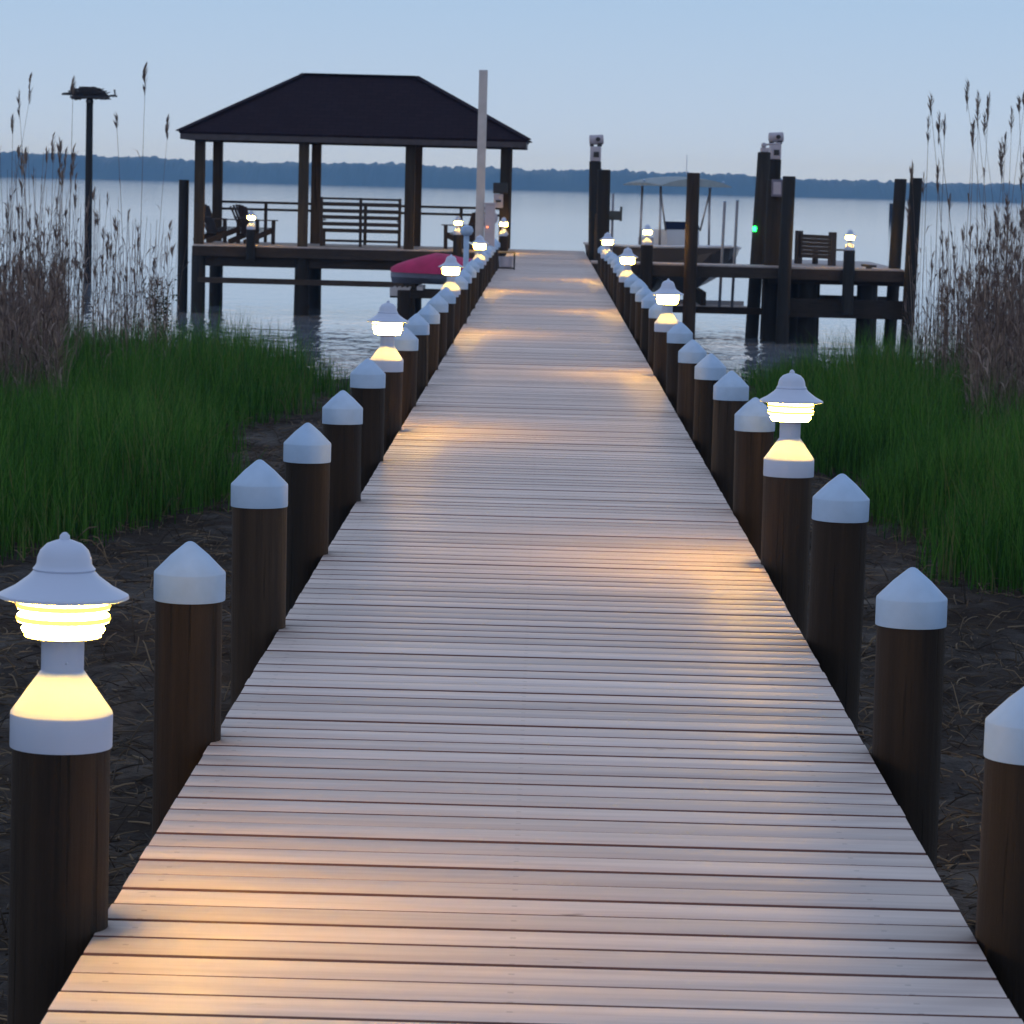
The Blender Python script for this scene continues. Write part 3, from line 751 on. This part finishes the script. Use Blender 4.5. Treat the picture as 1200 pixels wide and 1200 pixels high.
def reeds(sgn, lab, n_tall, n_mid, n_short):
    allV = []; allL = []; allS = []; off = 0
    def add(V, L, S):
        nonlocal off
        allV.append(V); allL.append(np.asarray(L)+off); allS.append(np.asarray(S)); off += len(V)
    def spot(kind):
        while True:
            y = random.uniform(33 if kind == 's' else 38, 49.5); fr = (random.random()**(1.15 if kind != 't' else .8))
            lo = .118 if sgn > 0 else .12; x = y*(.19 - fr*(.19-lo)) + random.uniform(-.2, .6)
            if sgn < 0 and kind == 'm' and random.random() < .3: x = y*random.uniform(.118, .17)
            if kind == 's' and x < y*(.152 if sgn < 0 else .136): continue
            return sgn*x, y
    stems = []
    for k, n, (h0, h1) in (('t', n_tall, (3.0, 4.2)), ('m', n_mid, (1.5, 2.7)), ('s', n_short, (.9, 1.7))):
        for _ in range(n):
            x, y = spot(k); z = zground(x, y); h = random.uniform(h0, h1)
            if k == 'm': h *= .75 + .45*min(1, max(0, abs(x)/y - .11)/.06)
            stems.append((x, y, z, h, k))
    # stems as ribbons crossed
    for ang in (0, 1.57):
        n = len(stems); seg = 4; V = []; L = []; S = []
        for i, (x, y, z, h, k) in enumerate(stems):
            rs = random.Random(int(i*7+1)); la = rs.uniform(0, 6.28); lm = abs(rs.gauss(0, .07))*h; r = (.0045 if k == 't' else .0042)*rs.uniform(.8, 1.25)
            b0 = len(V)
            for s in range(seg+1):
                t_ = s/seg; cx = x+math.cos(la)*lm*t_**1.6; cy = y+math.sin(la)*lm*t_**1.6; ww = r*(1-.5*t_)
                V.append((cx-math.cos(ang)*ww, cy-math.sin(ang)*ww, z+h*t_)); V.append((cx+math.cos(ang)*ww, cy+math.sin(ang)*ww, z+h*t_))
            for s in range(seg): L += [b0+2*s, b0+2*s+1, b0+2*s+3, b0+2*s+2]; S.append(4)
            if ang == 0:
                tx, ty, tz = x+math.cos(la)*lm, y+math.sin(la)*lm, z+h
                # plume / seed head
                if k == 't' or rs.random() < .35:
                    pl = rs.uniform(.16, .32)*(1.25 if k == 't' else .8)
                    for q in range(30 if k == 't' else 12):
                        u0 = rs.random(); a2 = rs.uniform(0, 6.28); rr = .032*math.sin(math.pi*(.15+.8*u0))*rs.uniform(.5, 1.3)
                        zb = tz - pl*.25 + pl*u0; b1 = len(V); dx, dy = math.cos(a2)*rr, math.sin(a2)*rr
                        V += [(tx-.004, ty, zb-.06), (tx+dx-.005, ty+dy, zb+.02), (tx+dx*1.3+math.cos(la)*.03*u0, ty+dy*1.3, zb+.075), (tx+.004+dx*.3, ty, zb)]
                        L += [b1, b1+1, b1+2, b1+3]; S.append(4)
                # leaves
                for q in range(rs.randint(4, 8) if k != 't' else rs.randint(2, 4)):
                    u0 = rs.uniform(.12, .8); a2 = rs.uniform(0, 6.28); ln = rs.uniform(.18, .42); w_ = rs.uniform(.006, .012)
                    cx = x+math.cos(la)*lm*u0**1.6; cy = y+math.sin(la)*lm*u0**1.6; zb = z+h*u0; dx, dy = math.cos(a2), math.sin(a2); b1 = len(V)
                    up = rs.uniform(.5, 1.1)
                    V += [(cx, cy, zb), (cx+dx*ln*.3-dy*w_, cy+dy*ln*.3+dx*w_, zb+ln*.5*up), (cx+dx*ln*.3+dy*w_, cy+dy*ln*.3-dx*w_, zb+ln*.5*up), (cx+dx*ln*.75, cy+dy*ln*.75, zb+ln*.62*up)]
                    L += [b1, b1+2, b1+3, b1+1]; S.append(4)
        add(np.array(V, np.float32), L, S)
    # dense dead blades at the foot
    pts = [spot('s') for _ in range(6000 if sgn < 0 else 8000)]
    Pn = np.array([(x, y, zground(x, y)-.02) for x, y in pts], np.float32)
    V, L, S = blades('d', Pn, rng.uniform(.5, 1.35, len(pts)), rng.uniform(.006, .012, len(pts)), None, .2)
    add(V, L, S)
    tag(mesh_np('reeds', np.concatenate(allV), np.concatenate(allL), np.concatenate(allS), M_reed), lab, 'reeds', kind='stuff')
reeds(-1, 'tall dry brown reeds with seed heads at the left edge in front of the water', 13, 330, 900)
reeds(1, 'tall dry brown reeds with seed heads at the right edge in front of the water', 60, 900, 1500)

# straw, twigs on the mud
n = 42000; V = []; L = []; S = []
for i in range(n):
    sgn = random.choice((-1, 1)); y = 5 + 40*random.random()**1.3; x = sgn*random.uniform(.7, .19*y+2.2)
    if abs(x) > grass_edge(y, sgn) + .8 and y > 24: continue
    z = zground(x, y); a = random.uniform(0, 3.14); ln = random.uniform(.03, .24)*random.choice((.5, 1, 1)); w_ = random.uniform(.0015, .006); el = random.uniform(-.05, .25) if random.random() < .85 else random.uniform(.3, 1.2)
    cv = random.uniform(-.3, .3)
    b0 = len(V)
    for s in range(4):
        t_ = s/3; aa = a + cv*t_; cx = x+math.cos(aa)*ln*t_; cy = y+math.sin(aa)*ln*t_; cz = z+.012+math.sin(el)*ln*math.sin(t_*1.8)
        ww = w_*(1-.4*t_); V += [(cx-math.sin(aa)*ww, cy+math.cos(aa)*ww, cz), (cx+math.sin(aa)*ww, cy-math.cos(aa)*ww, cz), (cx, cy, cz+ww*1.6)]
    for s in range(3):
        for q in range(3): L += [b0+3*s+q, b0+3*s+(q+1) % 3, b0+3*s+3+(q+1) % 3, b0+3*s+3+q]; S.append(4)
tag(mesh_np('straw_litter', V, L, S, M_straw), 'scattered dry straw and twigs lying on the dark mud beside the dock', 'litter', kind='stuff')

# small leafy shrub left of the freestanding piling
u = empty('leafy_shrub', (-5.75, 47.2, zground(-5.75, 47.2)), 0, 'small dark leafy shrub among the reeds left of the pavilion', 'shrub')
bm = NB(); lv = NB()
for i in range(9):
    a = random.uniform(0, 6.28); h = random.uniform(.9, 1.55); r = random.uniform(.05, .3)
    pts = [Vector((.05*math.cos(a), .05*math.sin(a), 0)), Vector((r*.6*math.cos(a), r*.6*math.sin(a), h*.55)), Vector((r*math.cos(a), r*math.sin(a), h))]
    tube(bm, pts, [.009, .007, .003], 5)
    for q in range(46):
        t_ = random.uniform(.35, 1.0); p = pts[0].lerp(pts[1], t_*2) if t_ < .5 else pts[1].lerp(pts[2], t_*2-1)
        p = p + Vector([random.uniform(-.09, .09) for _ in range(3)]); d1 = Vector([random.gauss(0, 1) for _ in range(3)]).normalized(); d2 = d1.orthogonal()
        lv.faces.new([lv.verts.new(p), lv.verts.new(p+d1*.025+d2*.012), lv.verts.new(p+d1*.055), lv.verts.new(p+d1*.025-d2*.012)])
link('stem', bm, M_nest, u); link('foliage', lv, M_leaf, u)

# ------------------------------------------------------------------ camera
H = 1.542; f_px = 3686.
ex = Vector((0.99961577, 0.02637495, -0.00852469)); ey = Vector((0.01119829, -0.10294333, 0.99462418)); ez_ = Vector((0.02535561, -0.99433748, -0.10319913))
right = Vector((ex.x, ey.x, ez_.x)); down = Vector((ex.y, ey.y, ez_.y)); fwd = Vector((ex.z, ey.z, ez_.z))
cd = bpy.data.cameras.new('camera'); cam = bpy.data.objects.new('camera', cd); COL.objects.link(cam)
m3 = Matrix((right, -down, -fwd)).transposed().to_4x4(); m3.translation = Vector((0, 0, H)); cam.matrix_world = m3
cd.sensor_fit = 'HORIZONTAL'; cd.sensor_width = 36; cd.lens = f_px/1200*36; cd.clip_start = .1; cd.clip_end = 20000
cd.dof.use_dof = True; cd.dof.focus_distance = 10.0; cd.dof.aperture_fstop = 18
scene.camera = cam

# ------------------------------------------------------------------ light
SUN_EL, SUN_ROT = R(3), R(215)
wd = bpy.data.worlds.new('World'); scene.world = wd; wd.use_nodes = True
nt = wd.node_tree; bg = nt.nodes['Background']
sky = nt.nodes.new('ShaderNodeTexSky'); sky.sky_type = 'NISHITA'; sky.sun_disc = False
sky.sun_elevation = SUN_EL; sky.sun_rotation = SUN_ROT; sky.altitude = 0; sky.air_density = 1.0; sky.dust_density = 1.0; sky.ozone_density = 2.0
tint = nt.nodes.new('ShaderNodeMix'); tint.data_type = 'RGBA'; tint.blend_type = 'MULTIPLY'; tint.inputs[0].default_value = 1
nt.links.new(sky.outputs[0], tint.inputs[6]); tint.inputs[7].default_value = (.9, .98, 1.25, 1)
# thin high overcast: pale veil over the clear sky
tc = nt.nodes.new('ShaderNodeTexCoord'); sp = nt.nodes.new('ShaderNodeSeparateXYZ'); nt.links.new(tc.outputs['Generated'], sp.inputs[0])
rp = nt.nodes.new('ShaderNodeValToRGB'); nt.links.new(sp.outputs[2], rp.inputs[0]); el = rp.color_ramp.elements
K = VEIL = 1/.12
while len(el) < 6: el.new(.5)
for e_, (p_, c_) in zip(el, [(0, (.56, .69, .88)), (.062, (.42, .60, .85)), (.09, (.84, .88, .99)), (.2, (.78, .83, .97)), (.45, (.36, .50, .74)), (1, (.44, .50, .68))]):
    e_.position = p_; e_.color = (*c_, 1)
sc_ = nt.nodes.new('ShaderNodeVectorMath'); sc_.operation = 'SCALE'; sc_.inputs['Scale'].default_value = K; nt.links.new(rp.outputs[0], sc_.inputs[0])
mxw = nt.nodes.new('ShaderNodeMix'); mxw.data_type = 'RGBA'; mxw.inputs[0].default_value = .88
nt.links.new(tint.outputs[2], mxw.inputs[6]); nt.links.new(sc_.outputs[0], mxw.inputs[7])
nt.links.new(mxw.outputs[2], bg.inputs[0]); bg.inputs[1].default_value = .12
sd_ = bpy.data.lights.new('sun', 'SUN'); sd_.energy = .05; sd_.angle = R(20); sd_.color = (1, .9, .82)
so = bpy.data.objects.new('sun', sd_); COL.objects.link(so)
dirv = Vector((math.sin(SUN_ROT)*math.cos(SUN_EL), math.cos(SUN_ROT)*math.cos(SUN_EL), math.sin(SUN_EL)))
so.rotation_euler = dirv.to_track_quat('Z', 'Y').to_euler()

scene.view_settings.view_transform = 'Standard'; scene.view_settings.look = 'None'; scene.view_settings.gamma = 1
scene.view_settings.exposure = 0.07
scene.render.engine = 'CYCLES'
cy = scene.cycles
cy.use_denoising = True; cy.max_bounces = 6; cy.volume_bounces = 2; cy.diffuse_bounces = 3; cy.glossy_bounces = 3
cy.sample_clamp_indirect = 4; cy.caustics_reflective = False; cy.caustics_refractive = False
